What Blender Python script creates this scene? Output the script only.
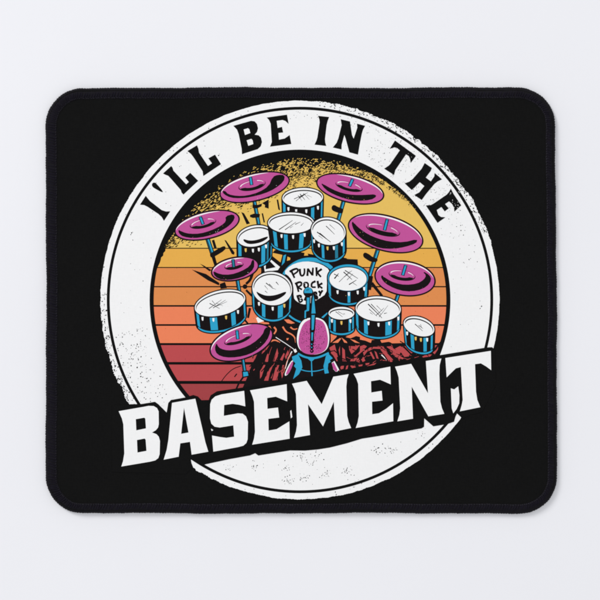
import bpy, math, random
import numpy as np
from mathutils import Vector
from mathutils.geometry import tessellate_polygon

scene = bpy.context.scene
for o in list(bpy.data.objects):
    bpy.data.objects.remove(o)

# ------------------------------------------------------------------ scale
S = 0.00048                    # metres per unit of the pad drawing (600 units = 0.288 m)
ZTOP = 0.0028                  # height of the cloth face above the table
def W(x, y, z=0.0):
    return ((x - 300.0) * S, (300.0 - y) * S, z)

# ------------------------------------------------------------------ camera
cam_d = bpy.data.cameras.new("camera")
cam = bpy.data.objects.new("camera", cam_d)
scene.collection.objects.link(cam)
DIST = 0.95
cam.location = (0, 0, ZTOP + DIST)
cam.rotation_euler = (0, 0, 0)
cam_d.sensor_width = 36
cam_d.angle = 2 * math.atan(300 * S / DIST)
cam_d.clip_start = 0.01
cam_d.clip_end = 50
scene.camera = cam

# ------------------------------------------------------------------ light
world = bpy.data.worlds.new("World")
scene.world = world
world.use_nodes = True
bg = world.node_tree.nodes["Background"]
bg.inputs["Color"].default_value = (0.975, 0.982, 1.0, 1)
bg.inputs["Strength"].default_value = 0.82

def area(name, loc, size, power, col):
    d = bpy.data.lights.new(name, 'AREA')
    d.shape = 'SQUARE'; d.size = size; d.energy = power; d.color = col
    o = bpy.data.objects.new(name, d)
    scene.collection.objects.link(o)
    o.location = loc
    o.rotation_euler = (-Vector(loc)).to_track_quat('-Z', 'Y').to_euler()
    return o
area("softbox_key", (-2.15, 2.4, 2.15), 1.1, 84, (1.0, 0.99, 0.98))

scene.view_settings.view_transform = 'Standard'
scene.view_settings.look = 'None'
scene.view_settings.exposure = 0.0
scene.view_settings.gamma = 1.0
scene.render.film_transparent = False
scene.cycles.filter_width = 1.9          # a slightly soft lens

# ------------------------------------------------------------------ materials
def lin(c):
    c /= 255.0
    return c / 12.92 if c <= 0.04045 else ((c + 0.055) / 1.055) ** 2.4
def srgb(r, g, b, k=0.90):
    return (lin(r) * k, lin(g) * k, lin(b) * k)

def cloth_mat(name, rgb, var=0.035, bump=0.25, spec=0.02, sheen=0.0):
    m = bpy.data.materials.new(name); m.use_nodes = True
    nt = m.node_tree; N = nt.nodes; L = nt.links
    b = N["Principled BSDF"]
    b.inputs["Roughness"].default_value = 0.92
    b.inputs["Specular IOR Level"].default_value = spec
    if sheen:
        b.inputs["Sheen Weight"].default_value = sheen
        b.inputs["Sheen Roughness"].default_value = 0.6
    tc = N.new("ShaderNodeTexCoord")
    def stretched(sx, sy, det):
        mp = N.new("ShaderNodeMapping"); mp.inputs["Scale"].default_value = (sx, sy, 1)
        L.new(tc.outputs["Object"], mp.inputs["Vector"])
        n = N.new("ShaderNodeTexNoise"); n.inputs["Scale"].default_value = 1.0
        n.inputs["Detail"].default_value = det; n.inputs["Roughness"].default_value = 0.6
        L.new(mp.outputs["Vector"], n.inputs["Vector"])
        return n
    a = stretched(1700, 350, 2); c = stretched(350, 1700, 2); big = stretched(60, 60, 4)
    mx = N.new("ShaderNodeMath"); mx.operation = 'ADD'
    L.new(a.outputs["Fac"], mx.inputs[0]); L.new(c.outputs["Fac"], mx.inputs[1])
    mx2 = N.new("ShaderNodeMath"); mx2.operation = 'MULTIPLY_ADD'
    L.new(big.outputs["Fac"], mx2.inputs[0]); mx2.inputs[1].default_value = 0.5
    L.new(mx.outputs[0], mx2.inputs[2])
    mr = N.new("ShaderNodeMapRange")
    mr.inputs["From Min"].default_value = 0.75; mr.inputs["From Max"].default_value = 1.75
    mr.inputs["To Min"].default_value = 1 - 2 * var; mr.inputs["To Max"].default_value = 1 + var
    L.new(mx2.outputs[0], mr.inputs["Value"])
    vm = N.new("ShaderNodeVectorMath"); vm.operation = 'SCALE'
    vm.inputs[0].default_value = rgb
    L.new(mr.outputs["Result"], vm.inputs["Scale"])
    L.new(vm.outputs["Vector"], b.inputs["Base Color"])
    bp = N.new("ShaderNodeBump"); bp.inputs["Strength"].default_value = bump
    bp.inputs["Distance"].default_value = 0.00008
    L.new(mx.outputs[0], bp.inputs["Height"])
    L.new(bp.outputs["Normal"], b.inputs["Normal"])
    return m

M = {}
INK = {
    'white': (242, 242, 242), 'black': (21, 21, 21), 'ink': (27, 23, 24),
    'gold': (229, 190, 98), 'amber': (229, 173, 80), 'orange': (222, 141, 82),
    'coral': (235, 131, 92), 'red': (186, 77, 80), 'deepred': (161, 68, 71),
    'pink': (193, 85, 152), 'blue': (49, 161, 201), 'teal': (42, 122, 148), 'grey': (150, 150, 150),
}
for k, v in INK.items():
    dark = k in ('black', 'ink')
    M[k] = cloth_mat("printed_ink_" + k, srgb(*v), var=0.10 if dark else 0.022, bump=0.2)
M['cloth'] = cloth_mat("black_cloth", srgb(21, 21, 21), var=0.12, bump=0.3)
M['rubber'] = cloth_mat("black_rubber", (0.010, 0.010, 0.011), var=0.1, bump=0.2, spec=0.2)
M['binding'] = cloth_mat("binding_cloth", (0.0062, 0.0054, 0.0080), var=0.3, bump=0.5, spec=0.16)
M['thread'] = cloth_mat("binding_thread", (0.0070, 0.0058, 0.0108), var=0.3, bump=0.2, spec=0.12)
M['seam'] = cloth_mat("seam_thread", (0.016, 0.0145, 0.021), var=0.5, bump=0.2, spec=0.25)

def table_mat():
    m = bpy.data.materials.new("white_tabletop"); m.use_nodes = True
    nt = m.node_tree; N = nt.nodes; L = nt.links
    b = N["Principled BSDF"]; b.inputs["Roughness"].default_value = 0.75
    b.inputs["Specular IOR Level"].default_value = 0.15
    tc = N.new("ShaderNodeTexCoord")
    n = N.new("ShaderNodeTexNoise"); n.inputs["Scale"].default_value = 6; n.inputs["Detail"].default_value = 5
    L.new(tc.outputs["Object"], n.inputs["Vector"])
    cr = N.new("ShaderNodeValToRGB")
    cr.color_ramp.elements[0].position = 0.3; cr.color_ramp.elements[0].color = (0.757, 0.760, 0.790, 1)
    cr.color_ramp.elements[1].position = 0.7; cr.color_ramp.elements[1].color = (0.772, 0.776, 0.806, 1)
    L.new(n.outputs["Fac"], cr.inputs["Fac"])
    L.new(cr.outputs["Color"], b.inputs["Base Color"])
    n2 = N.new("ShaderNodeTexNoise"); n2.inputs["Scale"].default_value = 900; n2.inputs["Detail"].default_value = 3
    L.new(tc.outputs["Object"], n2.inputs["Vector"])
    bp = N.new("ShaderNodeBump"); bp.inputs["Strength"].default_value = 0.06; bp.inputs["Distance"].default_value = 0.0002
    L.new(n2.outputs["Fac"], bp.inputs["Height"]); L.new(bp.outputs["Normal"], b.inputs["Normal"])
    return m
M['table'] = table_mat()

# ------------------------------------------------------------------ mesh helper
def make_obj(name, verts, faces, mats, midx=None, parent=None, smooth=False):
    me = bpy.data.meshes.new(name)
    me.from_pydata(verts, [], faces)
    for m in mats: me.materials.append(m)
    if midx is not None: me.polygons.foreach_set("material_index", midx)
    if smooth: me.polygons.foreach_set("use_smooth", [True] * len(faces))
    me.update()
    o = bpy.data.objects.new(name, me)
    scene.collection.objects.link(o)
    if parent: o.parent = parent
    return o

# ------------------------------------------------------------------ the setting
tb = make_obj("tabletop", [(-3, -3, 0), (3, -3, 0), (3, 3, 0), (-3, 3, 0)], [(0, 1, 2, 3)], [M['table']])
tb['kind'] = 'structure'; tb['label'] = 'plain white matt tabletop under the mouse pad'

# ------------------------------------------------------------------ the mouse pad
pad = bpy.data.objects.new("mouse_pad", None)
scene.collection.objects.link(pad)
pad.empty_display_size = 0.05
pad['label'] = 'black rectangular mouse pad with stitched edge and round white drum kit print on white tabletop'
pad['category'] = 'mouse pad'

random.seed(11)
rnd = random.Random(11)
# outline of the pad: rounded rectangle, corners of their own radius, edges a little wavy
def outline(n_per=None, step=0.7):
    L_, R_, T_, B_ = 45.4, 557.5, 87.2, 513.8
    rTL, rTR, rBR, rBL = 37, 39, 38, 36
    pts = []
    def seg(p, q):
        d = math.hypot(q[0] - p[0], q[1] - p[1]); k = max(2, int(d / step))
        for i in range(k):
            t = i / k; pts.append((p[0] + (q[0] - p[0]) * t, p[1] + (q[1] - p[1]) * t))
    def arc(cx, cy, r, a0, a1):
        k = max(4, int(abs(a1 - a0) * r / step))
        for i in range(k):
            a = a0 + (a1 - a0) * i / k; pts.append((cx + r * math.cos(a), cy + r * math.sin(a)))
    h = math.pi / 2
    rtx, rty = 556.0, T_ - 0.2            # right edge leans out a little towards the bottom
    seg((L_ + rTL, T_), (rtx - rTR, rty)); arc(rtx - rTR, rty + rTR, rTR, -h, 0)
    seg((rtx, rty + rTR), (R_ + 0.6, B_ - rBR)); arc(R_ + 0.6 - rBR, B_ - rBR, rBR, 0, h)
    seg((R_ + 0.6 - rBR, B_), (L_ + rBL, B_)); arc(L_ + rBL, B_ - rBL, rBL, h, 2 * h)
    seg((L_, B_ - rBL), (L_, T_ + rTL)); arc(L_ + rTL, T_ + rTL, rTL, 2 * h, 3 * h)
    return pts
PTS = outline()
NP = len(PTS)
def normals(pts):
    out = []
    n = len(pts)
    for i in range(n):
        a = pts[(i - 3) % n]; b = pts[(i + 3) % n]
        tx, ty = b[0] - a[0], b[1] - a[1]; d = math.hypot(tx, ty)
        out.append((-ty / d, tx / d))      # inward (drawing runs clockwise with y down)
    return out
NRM = normals(PTS)
cum = [0.0]
for i in range(NP):
    a = PTS[i]; b = PTS[(i + 1) % NP]; cum.append(cum[-1] + math.hypot(b[0] - a[0], b[1] - a[1]))
PER = cum[-1]
def wave(s):
    t = 2 * math.pi * s / PER
    return 0.34 * math.sin(7 * t + 1) + 0.24 * math.sin(17 * t + 2.2) + 0.12 * math.sin(41 * t + .4) + 0.08 * math.sin(97 * t)
cum_np = np.array(cum)
def at(s):
    s %= PER
    i = min(NP - 1, max(0, int(np.searchsorted(cum_np, s) - 1)))
    f = (s - cum[i]) / (cum[i + 1] - cum[i])
    a = PTS[i]; b = PTS[(i + 1) % NP]; n0 = NRM[i]; n1 = NRM[(i + 1) % NP]
    nx, ny = n0[0] + (n1[0] - n0[0]) * f, n0[1] + (n1[1] - n0[1]) * f
    d = math.hypot(nx, ny); nx /= d; ny /= d
    w = wave(s)
    return a[0] + (b[0] - a[0]) * f + nx * w, a[1] + (b[1] - a[1]) * f + ny * w, nx, ny

def reach(nx, ny):
    """the binding is wrapped a little wider over the left and top edges"""
    return 1.0 * max(0, nx) ** 2 + .84 * max(0, -nx) ** 2 + .97 * max(0, ny) ** 2 + .86 * max(0, -ny) ** 2
def rings_to_faces(nr, n, closed=True):
    f = []
    for r in range(nr - 1):
        for i in range(n):
            j = (i + 1) % n
            f.append((r * n + i, (r + 1) * n + i, (r + 1) * n + j, r * n + j))
    return f
# rubber base: a slab just inside the binding
def slab(name, inset, z0, z1, mat):
    v = []; n = NP
    for z in (z0, z1):
        for (p, q) in zip(PTS, NRM):
            v.append(W(p[0] + q[0] * inset, p[1] + q[1] * inset, z))
    f = [tuple(reversed(range(n)))][::-1] + [tuple(range(n, 2 * n))]
    for i in range(n):
        j = (i + 1) % n; f.append((i, j, n + j, n + i))
    return make_obj(name, v, f, [mat], parent=pad)
slab("rubber_base", 2.0, 0.0002, 0.0019, M['rubber'])
slab("cloth_top", 3.0, 0.0019, ZTOP, M['cloth'])

# stitched edge: binding with a rounded profile (distance in from the outline, height)
PROFILE = [(12.1, 2.66), (11.5, 2.90), (10.4, 3.02), (8.8, 3.16), (7.2, 3.20), (5.6, 3.10), (4.2, 2.86), (2.9, 2.50), (1.7, 2.02), (.75, 1.45), (.2, .95), (.05, .62), (.45, .28), (1.8, .05)]
def prof(t):
    """smooth point on the profile for t in 0..1"""
    x = t * (len(PROFILE) - 1); i = min(int(x), len(PROFILE) - 2); f = x - i
    a, b = PROFILE[i], PROFILE[i + 1]
    return a[0] + (b[0] - a[0]) * f, (a[1] + (b[1] - a[1]) * f) * 0.001
NS = 2100
FUZZ = [.26 * math.sin(2 * math.pi * i / 3.0) * rnd.uniform(.2, 1.3) + rnd.uniform(-.14, .14) for i in range(NS)]
v = []
for (d, z) in PROFILE:
    for i in range(NS):
        x, y, nx, ny = at(PER * i / NS)
        q = FUZZ[i] * (1.0 if d < 4 else .4); dr = d * reach(nx, ny)
        v.append(W(x + nx * (dr + q), y + ny * (dr + q), z * 0.001 + (abs(q) * .00025 if 1 < d < 12 else 0)))
edge = make_obj("stitched_edge", v, rings_to_faces(len(PROFILE), NS), [M['binding']], parent=pad, smooth=True)

# overlock threads lying side by side over the binding
class Tubes:
    def __init__(s): s.v = []; s.f = []
    def tube(s, path, radii, k=6):
        base = len(s.v); n = len(path)
        for i, p in enumerate(path):
            p = Vector(p)
            t = (Vector(path[min(i + 1, n - 1)]) - Vector(path[max(i - 1, 0)])).normalized()
            up = Vector((0, 0, 1)) if abs(t.z) < 0.9 else Vector((1, 0, 0))
            a = t.cross(up).normalized(); b = a.cross(t).normalized()
            for q in range(k):
                w = 2 * math.pi * q / k
                s.v.append(tuple(p + (a * math.cos(w) + b * math.sin(w)) * radii[i]))
        for i in range(n - 1):
            for q in range(k):
                r = (q + 1) % k
                s.f.append((base + i * k + q, base + i * k + r, base + (i + 1) * k + r, base + (i + 1) * k + q))
        s.f.append(tuple(base + q for q in reversed(range(k))))
        s.f.append(tuple(base + (n - 1) * k + q for q in range(k)))
NT = 700
pitch = PER / NT
tb_ = Tubes(); sm = Tubes()
def side_of(s_):
    x, y, nx, ny = at(s_)
    return nx, ny
for i in range(NT):
    s0 = pitch * (i + rnd.uniform(-.16, .16))
    nx, ny = side_of(s0)
    left = max(0.0, nx)                                       # overlock reaches farther over the left edge
    d_in = 11.0 + rnd.uniform(-.5, .4); d_out = 5.4 - 2.6 * left + rnd.uniform(-.7, .7)
    sink = -0.00017 + rnd.uniform(-.00007, .00007); sl = rnd.uniform(.7, 1.25)
    path = []; rad = []
    K = 9
    for j in range(K):
        f = j / (K - 1); d = d_in + (d_out - d_in) * f
        z = float(np.interp(-d, [-p[0] for p in PROFILE], [p[1] for p in PROFILE])) * 0.001
        x, y, mx_, my_ = at(s0 + pitch * sl * f); d *= reach(mx_, my_)
        e = math.sin(math.pi * (j + .35) / (K - .3)) ** 0.6
        path.append(W(x + mx_ * d, y + my_ * d, z + sink - 0.00022 * (1 - e)))
        rad.append(pitch * S * 0.385 * rnd.uniform(.92, 1.08))
    tb_.tube(path, rad, 8)
    # chain of the seam at the inner ends
    a0 = s0 + pitch * rnd.uniform(.0, .15); ln = pitch * rnd.uniform(.55, .85)
    dd = 10.9 + rnd.uniform(-.3, .3)
    dk = dd * reach(nx, ny); zz = float(np.interp(-dd, [-p[0] for p in PROFILE], [p[1] for p in PROFILE])) * 0.001
    path = []; rad = []
    for j in range(5):
        x, y, mx_, my_ = at(a0 + ln * j / 4)
        path.append(W(x + mx_ * (dk + .5 * (j / 4 - .5)), y + my_ * (dk + .5 * (j / 4 - .5)), zz + .00006 + .00010 * math.sin(math.pi * j / 4)))
        rad.append(S * (0.28 + 0.36 * math.sin(math.pi * j / 4)) * (1 - .3 * max(0, nx) - .2 * max(0, ny)))
    sm.tube(path, rad, 5)
make_obj("stitching", tb_.v, tb_.f, [M['thread']], parent=edge, smooth=True)
make_obj("seam_thread", sm.v, sm.f, [M['seam']], parent=edge, smooth=True)

# ------------------------------------------------------------------ the print: thin ink films stacked on the cloth
STEP = 0.0000025
def apart(p, q):
    """True when two small convex outlines do not touch"""
    for a, b in ((p, q), (q, p)):
        n = len(a)
        for i in range(n):
            nx, ny = a[(i + 1) % n][1] - a[i][1], a[i][0] - a[(i + 1) % n][0]
            pa = [x * nx + y * ny for x, y in a]; pb = [x * nx + y * ny for x, y in b]
            if max(pa) <= min(pb) or max(pb) <= min(pa): return True
    return False
class Ink:
    boxes = np.zeros((20000, 5)); n = 0; small = {}
    def __init__(s): s.v = []; s.f = []; s.mi = []; s.mats = []
    def poly(s, pts, col):
        if len(pts) < 3: return
        xs = [p[0] for p in pts]; ys = [p[1] for p in pts]
        b = (min(xs) - .05, min(ys) - .05, max(xs) + .05, max(ys) + .05)
        B = Ink.boxes[:Ink.n]
        hit = (B[:, 0] < b[2]) & (B[:, 2] > b[0]) & (B[:, 1] < b[3]) & (B[:, 3] > b[1])
        small = None
        if len(pts) <= 12:
            small = hull([(round(x, 4), round(y, 4)) for x, y in pts])
            if len(small) >= 3: Ink.small[Ink.n] = small
            else: small = None
        lev = 1
        idx = np.nonzero(hit)[0]
        for k_ in idx[np.argsort(-B[idx, 4], kind='stable')]:
            o_ = Ink.small.get(int(k_))
            if small is not None and o_ is not None and apart(small, o_): continue
            lev = B[k_, 4] + 1; break
        Ink.boxes[Ink.n] = (*b, lev); Ink.n += 1
        z = ZTOP + 0.00002 + STEP * lev
        base = len(s.v)
        s.v += [W(p[0], p[1], z) for p in pts]
        if col not in s.mats: s.mats.append(col)
        k = s.mats.index(col)
        for t in tessellate_polygon([[Vector((p[0], p[1], 0)) for p in pts]]):
            a, b_, c = (pts[t[0]], pts[t[1]], pts[t[2]])
            cr = (b_[0] - a[0]) * (c[1] - a[1]) - (b_[1] - a[1]) * (c[0] - a[0])
            if abs(cr) < 1e-9: continue
            t = t if cr < 0 else (t[0], t[2], t[1])
            s.f.append(tuple(base + i for i in t)); s.mi.append(k)
    def build(s, name, parent):
        return make_obj(name, s.v, s.f, [M[c] for c in s.mats], s.mi, parent)
    # --- shapes
    def stroke(s, pts, w, col, w2=None, caps=True):
        """a line of constant or tapering width"""
        n = len(pts); Lh = []; Rh = []
        w2 = w if w2 is None else w2
        for i, p in enumerate(pts):
            a = pts[max(i - 1, 0)]; b = pts[min(i + 1, n - 1)]
            tx, ty = b[0] - a[0], b[1] - a[1]; d = math.hypot(tx, ty) or 1
            ww = (w + (w2 - w) * i / max(1, n - 1)) / 2
            ex = 0
            Lh.append((p[0] - ty / d * ww, p[1] + tx / d * ww)); Rh.append((p[0] + ty / d * ww, p[1] - tx / d * ww))
        s.poly(Lh + Rh[::-1], col)
    def disc(s, cx, cy, r, col): s.poly(ell(cx, cy, r, r, 0, 20), col)

def ell(cx, cy, a, b, rot=0, n=72, t0=0, t1=360):
    c, q = math.cos(math.radians(rot)), math.sin(math.radians(rot)); out = []
    full = abs(t1 - t0) >= 360
    for i in range(n if full else n + 1):
        t = math.radians(t0 + (t1 - t0) * i / n)
        x, y = a * math.cos(t), b * math.sin(t)
        out.append((cx + x * c - y * q, cy + x * q + y * c))
    return out
def tl(x0, y0, k, pts): return [(x0 + x / k, y0 + y / k) for (x, y) in pts]
def smooth_closed(pts, it=2):
    for _ in range(it):
        o = []
        for i in range(len(pts)):
            a, b = pts[i], pts[(i + 1) % len(pts)]
            o.append((a[0] * .75 + b[0] * .25, a[1] * .75 + b[1] * .25)); o.append((a[0] * .25 + b[0] * .75, a[1] * .25 + b[1] * .75))
        pts = o
    return pts
def smooth_open(pts, it=2):
    for _ in range(it):
        o = [pts[0]]
        for a, b in zip(pts[:-1], pts[1:]):
            o.append((a[0] * .75 + b[0] * .25, a[1] * .75 + b[1] * .25)); o.append((a[0] * .25 + b[0] * .75, a[1] * .25 + b[1] * .75))
        o.append(pts[-1]); pts = o
    return pts
def hull(pts):
    pts = sorted(set(pts))
    def half(ps):
        h = []
        for p in ps:
            while len(h) >= 2 and (h[-1][0] - h[-2][0]) * (p[1] - h[-2][1]) - (h[-1][1] - h[-2][1]) * (p[0] - h[-2][0]) <= 0: h.pop()
            h.append(p)
        return h
    a = half(pts); b = half(pts[::-1])
    return a[:-1] + b[:-1]
def blot(cx, cy, r, R, n=7, flat=.7):
    a0 = R.uniform(0, 360); rot = R.uniform(0, 180)
    out = []
    for i in range(n):
        t = math.radians(a0 + 360 * i / n); q = r * R.uniform(.55, 1.15)
        x, y = q * math.cos(t), q * math.sin(t) * flat
        c, s_ = math.cos(math.radians(rot)), math.sin(math.radians(rot))
        out.append((cx + x * c - y * s_, cy + x * s_ + y * c))
    return out

# ---------------------------------------------- white ring with worn rim
R = random.Random(5)
ring = Ink()
def wear(a):
    """how worn the rim is at angle a (degrees, counter-clockwise from the right)"""
    a %= 360
    def bump(c, w, h): 
        d = min(abs(a - c), 360 - abs(a - c)); return h * math.exp(-(d / w) ** 2)
    return 0.16 + bump(42, 24, 1.0) + bump(78, 14, .5) + bump(205, 20, .9) + bump(150, 14, .25) + bump(235, 16, .6) + bump(275, 30, .25)
rim = []
NR = 1500
n1 = [R.uniform(-1, 1) for _ in range(NR)]
n2 = [R.uniform(-1, 1) for _ in range(NR // 6 + 2)]
for i in range(NR):
    a = 360 * i / NR; w = wear(a); j = i / 6; q = int(j); f = j - q
    low = n2[q] * (1 - f) + n2[q + 1] * f
    r = 199.6 + 0.5 * w * n1[i] + 1.25 * w * low - .6 * w
    rim.append((300 + r * math.cos(math.radians(a)), 300 - r * math.sin(math.radians(a))))
ring.poly(rim, 'white')
def annulus(ink, r0, r1, col, n=240, cx=300, cy=300):
    for q in range(4):
        a0, a1 = 90 * q, 90 * q + 90
        ink.poly(ell(cx, cy, r1, r1, 0, n // 4, a0, a1) + ell(cx, cy, r0, r0, 0, n // 4, a0, a1)[::-1], col)
annulus(ring, 190.3, 193.2, 'black')
ring.poly(ell(300, 300, 150.4, 150.4, 0, 180), 'black')
# worn specks of the ring
def ring_specks(a0, a1, r0, r1, n, s0, s1, cluster=0):
    for _ in range(n):
        a = math.radians(R.uniform(a0, a1)); r = R.uniform(r0, r1); g = 1.35
        cx, cy = 300 + r * math.cos(a), 300 - r * math.sin(a)
        ring.poly(blot(cx, cy, g * R.uniform(s0, s1), R, R.choice((5, 6, 7))), R.choice(('black', 'black', 'black', 'grey')))
        for _ in range(R.randint(0, cluster)):
            ring.poly(blot(cx + R.gauss(0, 1.6), cy + R.gauss(0, 1.6), R.uniform(s0, s1) * .8, R, 5), 'black')
ring_specks(0, 360, 153, 190, 120, .15, .38)
ring_specks(190, 232, 158, 190, 150, .22, .62, 1)          # lower left
ring_specks(193, 228, 168, 189, 60, .35, .8)
ring_specks(36, 66, 153, 190, 190, .2, .5, 1)              # around THE
ring_specks(12, 36, 156, 190, 40, .2, .5, 1)
ring_specks(66, 92, 180, 190, 35, .2, .5)
ring_specks(20, 85, 193.5, 199.4, 140, .3, .85, 1)           # outer band, upper right
ring_specks(178, 235, 193.5, 199.4, 120, .3, .95, 1)
ring_specks(240, 330, 193.5, 199, 26, .2, .6)
ring_specks(95, 175, 193.5, 199, 18, .2, .6)
ring_specks(120, 150, 155, 190, 14, .2, .5)
for (cx, cy, n) in ((257, 466, 9), (229, 468, 8), (289, 480, 16), (304, 478, 14), (325, 474, 14), (347, 471, 14), (302, 455, 12), (318, 455, 8), (376, 449, 10), (392, 451, 12), (421, 434, 6), (285, 467, 8), (312, 463, 6), (353, 485, 4)):
    for _ in range(int(n * 1.7)):
        ring.poly(blot(cx + R.gauss(0, 3.2), cy + R.gauss(0, 2.6), R.uniform(.3, .8), R, 6), 'black')
for a in [20 + 1.2 * q for q in range(46)] + [184 + 1.3 * q for q in range(40)]:  # nicks cut into the worn rim
    a += R.uniform(-1, 1); r = R.uniform(195.5, 199.5); L_ = R.uniform(1.0, 4.6); sl = math.radians(a + R.choice((70, 95, 115)))
    cx, cy = 300 + r * math.cos(math.radians(a)), 300 - r * math.sin(math.radians(a))
    ring.stroke([(cx, cy), (cx + L_ * .5 * math.cos(sl), cy - L_ * .5 * math.sin(sl) + R.uniform(-.4, .4)), (cx + L_ * math.cos(sl), cy - L_ * math.sin(sl))], R.uniform(.5, 1.5), 'black', .2)
for (cx, cy, r) in ((131.6, 233, .8), (130.8, 234.6, .7), (132.6, 232.2, .5), (132.8, 240, .6), (143.4, 243, .5), (461, 230.6, .8), (463.4, 235, .7), (469, 259.6, .7), (463.6, 262.4, .6), (481.6, 306.4, .95), (480, 308.6, .75), (480, 301, .55), (475, 245.6, .6), (135, 186, 1.3), (160, 250, .5), (143, 281, .6), (151, 258, .5), (103.8, 267, .9), (103, 278, .6), (218.6, 155.6, .9), (205, 146, .6), (204, 141, .6), (249, 188, .5), (188.4, 151.4, .9), (187, 153, .7), (179.6, 166.4, .5)):
    ring.poly(blot(cx, cy, r, R, 7), 'black')
ring.stroke([(447, 207), (455, 205.5), (466, 207)], .9, 'white', .3)
emblem = ring.build("printed_emblem", pad)

# ---------------------------------------------- sunset stripes
sun = Ink()
RS = 146.3
def band(y0, y1, col):
    """slice of the sunset disc between two heights"""
    def X(y): return math.sqrt(max(0, RS * RS - (y - 300) ** 2))
    k = max(3, int(abs(y1 - y0) / 2)); ys = [y0 + (y1 - y0) * i / k for i in range(k + 1)]
    sun.poly([(300 + X(y), y) for y in ys] + [(300 - X(y), y) for y in ys[::-1]], col)
LY = [248.3, 267.5, 286.7, 305.9, 325.0, 344.1, 363.3, 382.4]
LW = [0.95, 1.0, 1.2, 1.6, 1.7, 2.1, 2.6, 3.0]
COL = ['gold', 'amber', 'orange', 'orange', 'coral', 'coral', 'red', 'red', 'deepred']
edges = [300 - RS] + LY + [440]
for i, c in enumerate(COL):
    y0 = edges[i] + (LW[i - 1] / 2 if i else 0); y1 = edges[i + 1] - (LW[i] / 2 if i < 8 else 0)
    band(y0, y1, c)
# black crescent under the upper rim breaking up into strokes
def lerp_tab(tab, a):
    for (a0, v0), (a1, v1) in zip(tab[:-1], tab[1:]):
        if a0 <= a <= a1: return v0 + (v1 - v0) * (a - a0) / (a1 - a0)
    return tab[0][1] if a < tab[0][0] else tab[-1][1]
SOLID = [(28, .2), (45, 1), (60, 2), (75, 3), (90, 4.5), (105, 6), (118, 6), (130, 6), (142, 5), (150, 4), (158, 1.5), (168, .2)]
HALF = [(28, .2), (45, .6), (60, 1.0), (75, 12), (90, 23), (105, 28), (118, 25), (130, 22), (142, 18), (150, 12), (158, 4), (168, .4)]
FADE = [(28, .6), (45, 3), (58, 9), (66, 24), (75, 38), (90, 44), (105, 46), (118, 46), (130, 46), (142, 40), (150, 36), (158, 26), (168, 10)]
angs = [28 + 140 * i / 140 for i in range(141)]
def pol(a, d): return (300 + (RS + .4 - d) * math.cos(math.radians(a)), 300 - (RS + .4 - d) * math.sin(math.radians(a)))
sun.poly([pol(a, 0) for a in angs] + [pol(a, lerp_tab(HALF, a) + R.uniform(-2, 2) * min(1, lerp_tab(HALF, a) / 6)) for a in angs[::-1]], 'black')
def dash(x, y, col, ln, w, ang):
    t = math.radians(ang); dx, dy = math.cos(t) * ln / 2, -math.sin(t) * ln / 2
    bx, by = R.uniform(-.5, .5), R.uniform(-.5, .5)
    sun.poly([(x - dx, y - dy), (x - dx * .3 - dy * w / ln + bx, y - dy * .3 + dx * w / ln + by), (x + dx, y + dy), (x + dx * .2 + dy * w / ln + bx, y + dy * .2 - dx * w / ln + by)], col)
def stroke_angle(a):
    if a > 100: return R.gauss(25, 12)
    return R.choice((R.gauss(32, 10), R.gauss(48, 10), R.gauss(-28, 10))) if a > 0 else 0
for _ in range(7600):
    a = R.uniform(30, 166); s0, h, f = lerp_tab(SOLID, a), lerp_tab(HALF, a), lerp_tab(FADE, a)
    d = R.uniform(s0, f)
    x, y = pol(a, d)
    if y > 247 or (a < 70 and R.random() < (70 - a) / 32): continue
    if d < h + 1.5:
        pr = ((d - s0) / max(.5, h - s0)) ** .8
        if R.random() < .16 + .58 * pr: dash(x, y, 'gold', R.uniform(2.2, 5.6) * (.5 + .5 * pr), R.uniform(.6, 1.1), stroke_angle(a))
    if d > h - 2.5:
        pr = 1 - (d - h) / max(.5, f - h)
        if R.random() < .50 * max(0, pr) ** 1.25: dash(x, y, 'black', R.uniform(2.4, 6.0) * (.45 + .55 * pr), R.uniform(.6, 1.2), stroke_angle(a))
for _ in range(170):                                           # loose grit on the stripes
    t = R.uniform(0, 2 * math.pi); r = RS * math.sqrt(R.random()) * .98
    sun.poly(blot(300 + r * math.cos(t), 300 - r * math.sin(t), R.uniform(.18, .45), R, 5), 'ink')
sunset = sun.build("printed_sunset", emblem)

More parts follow.
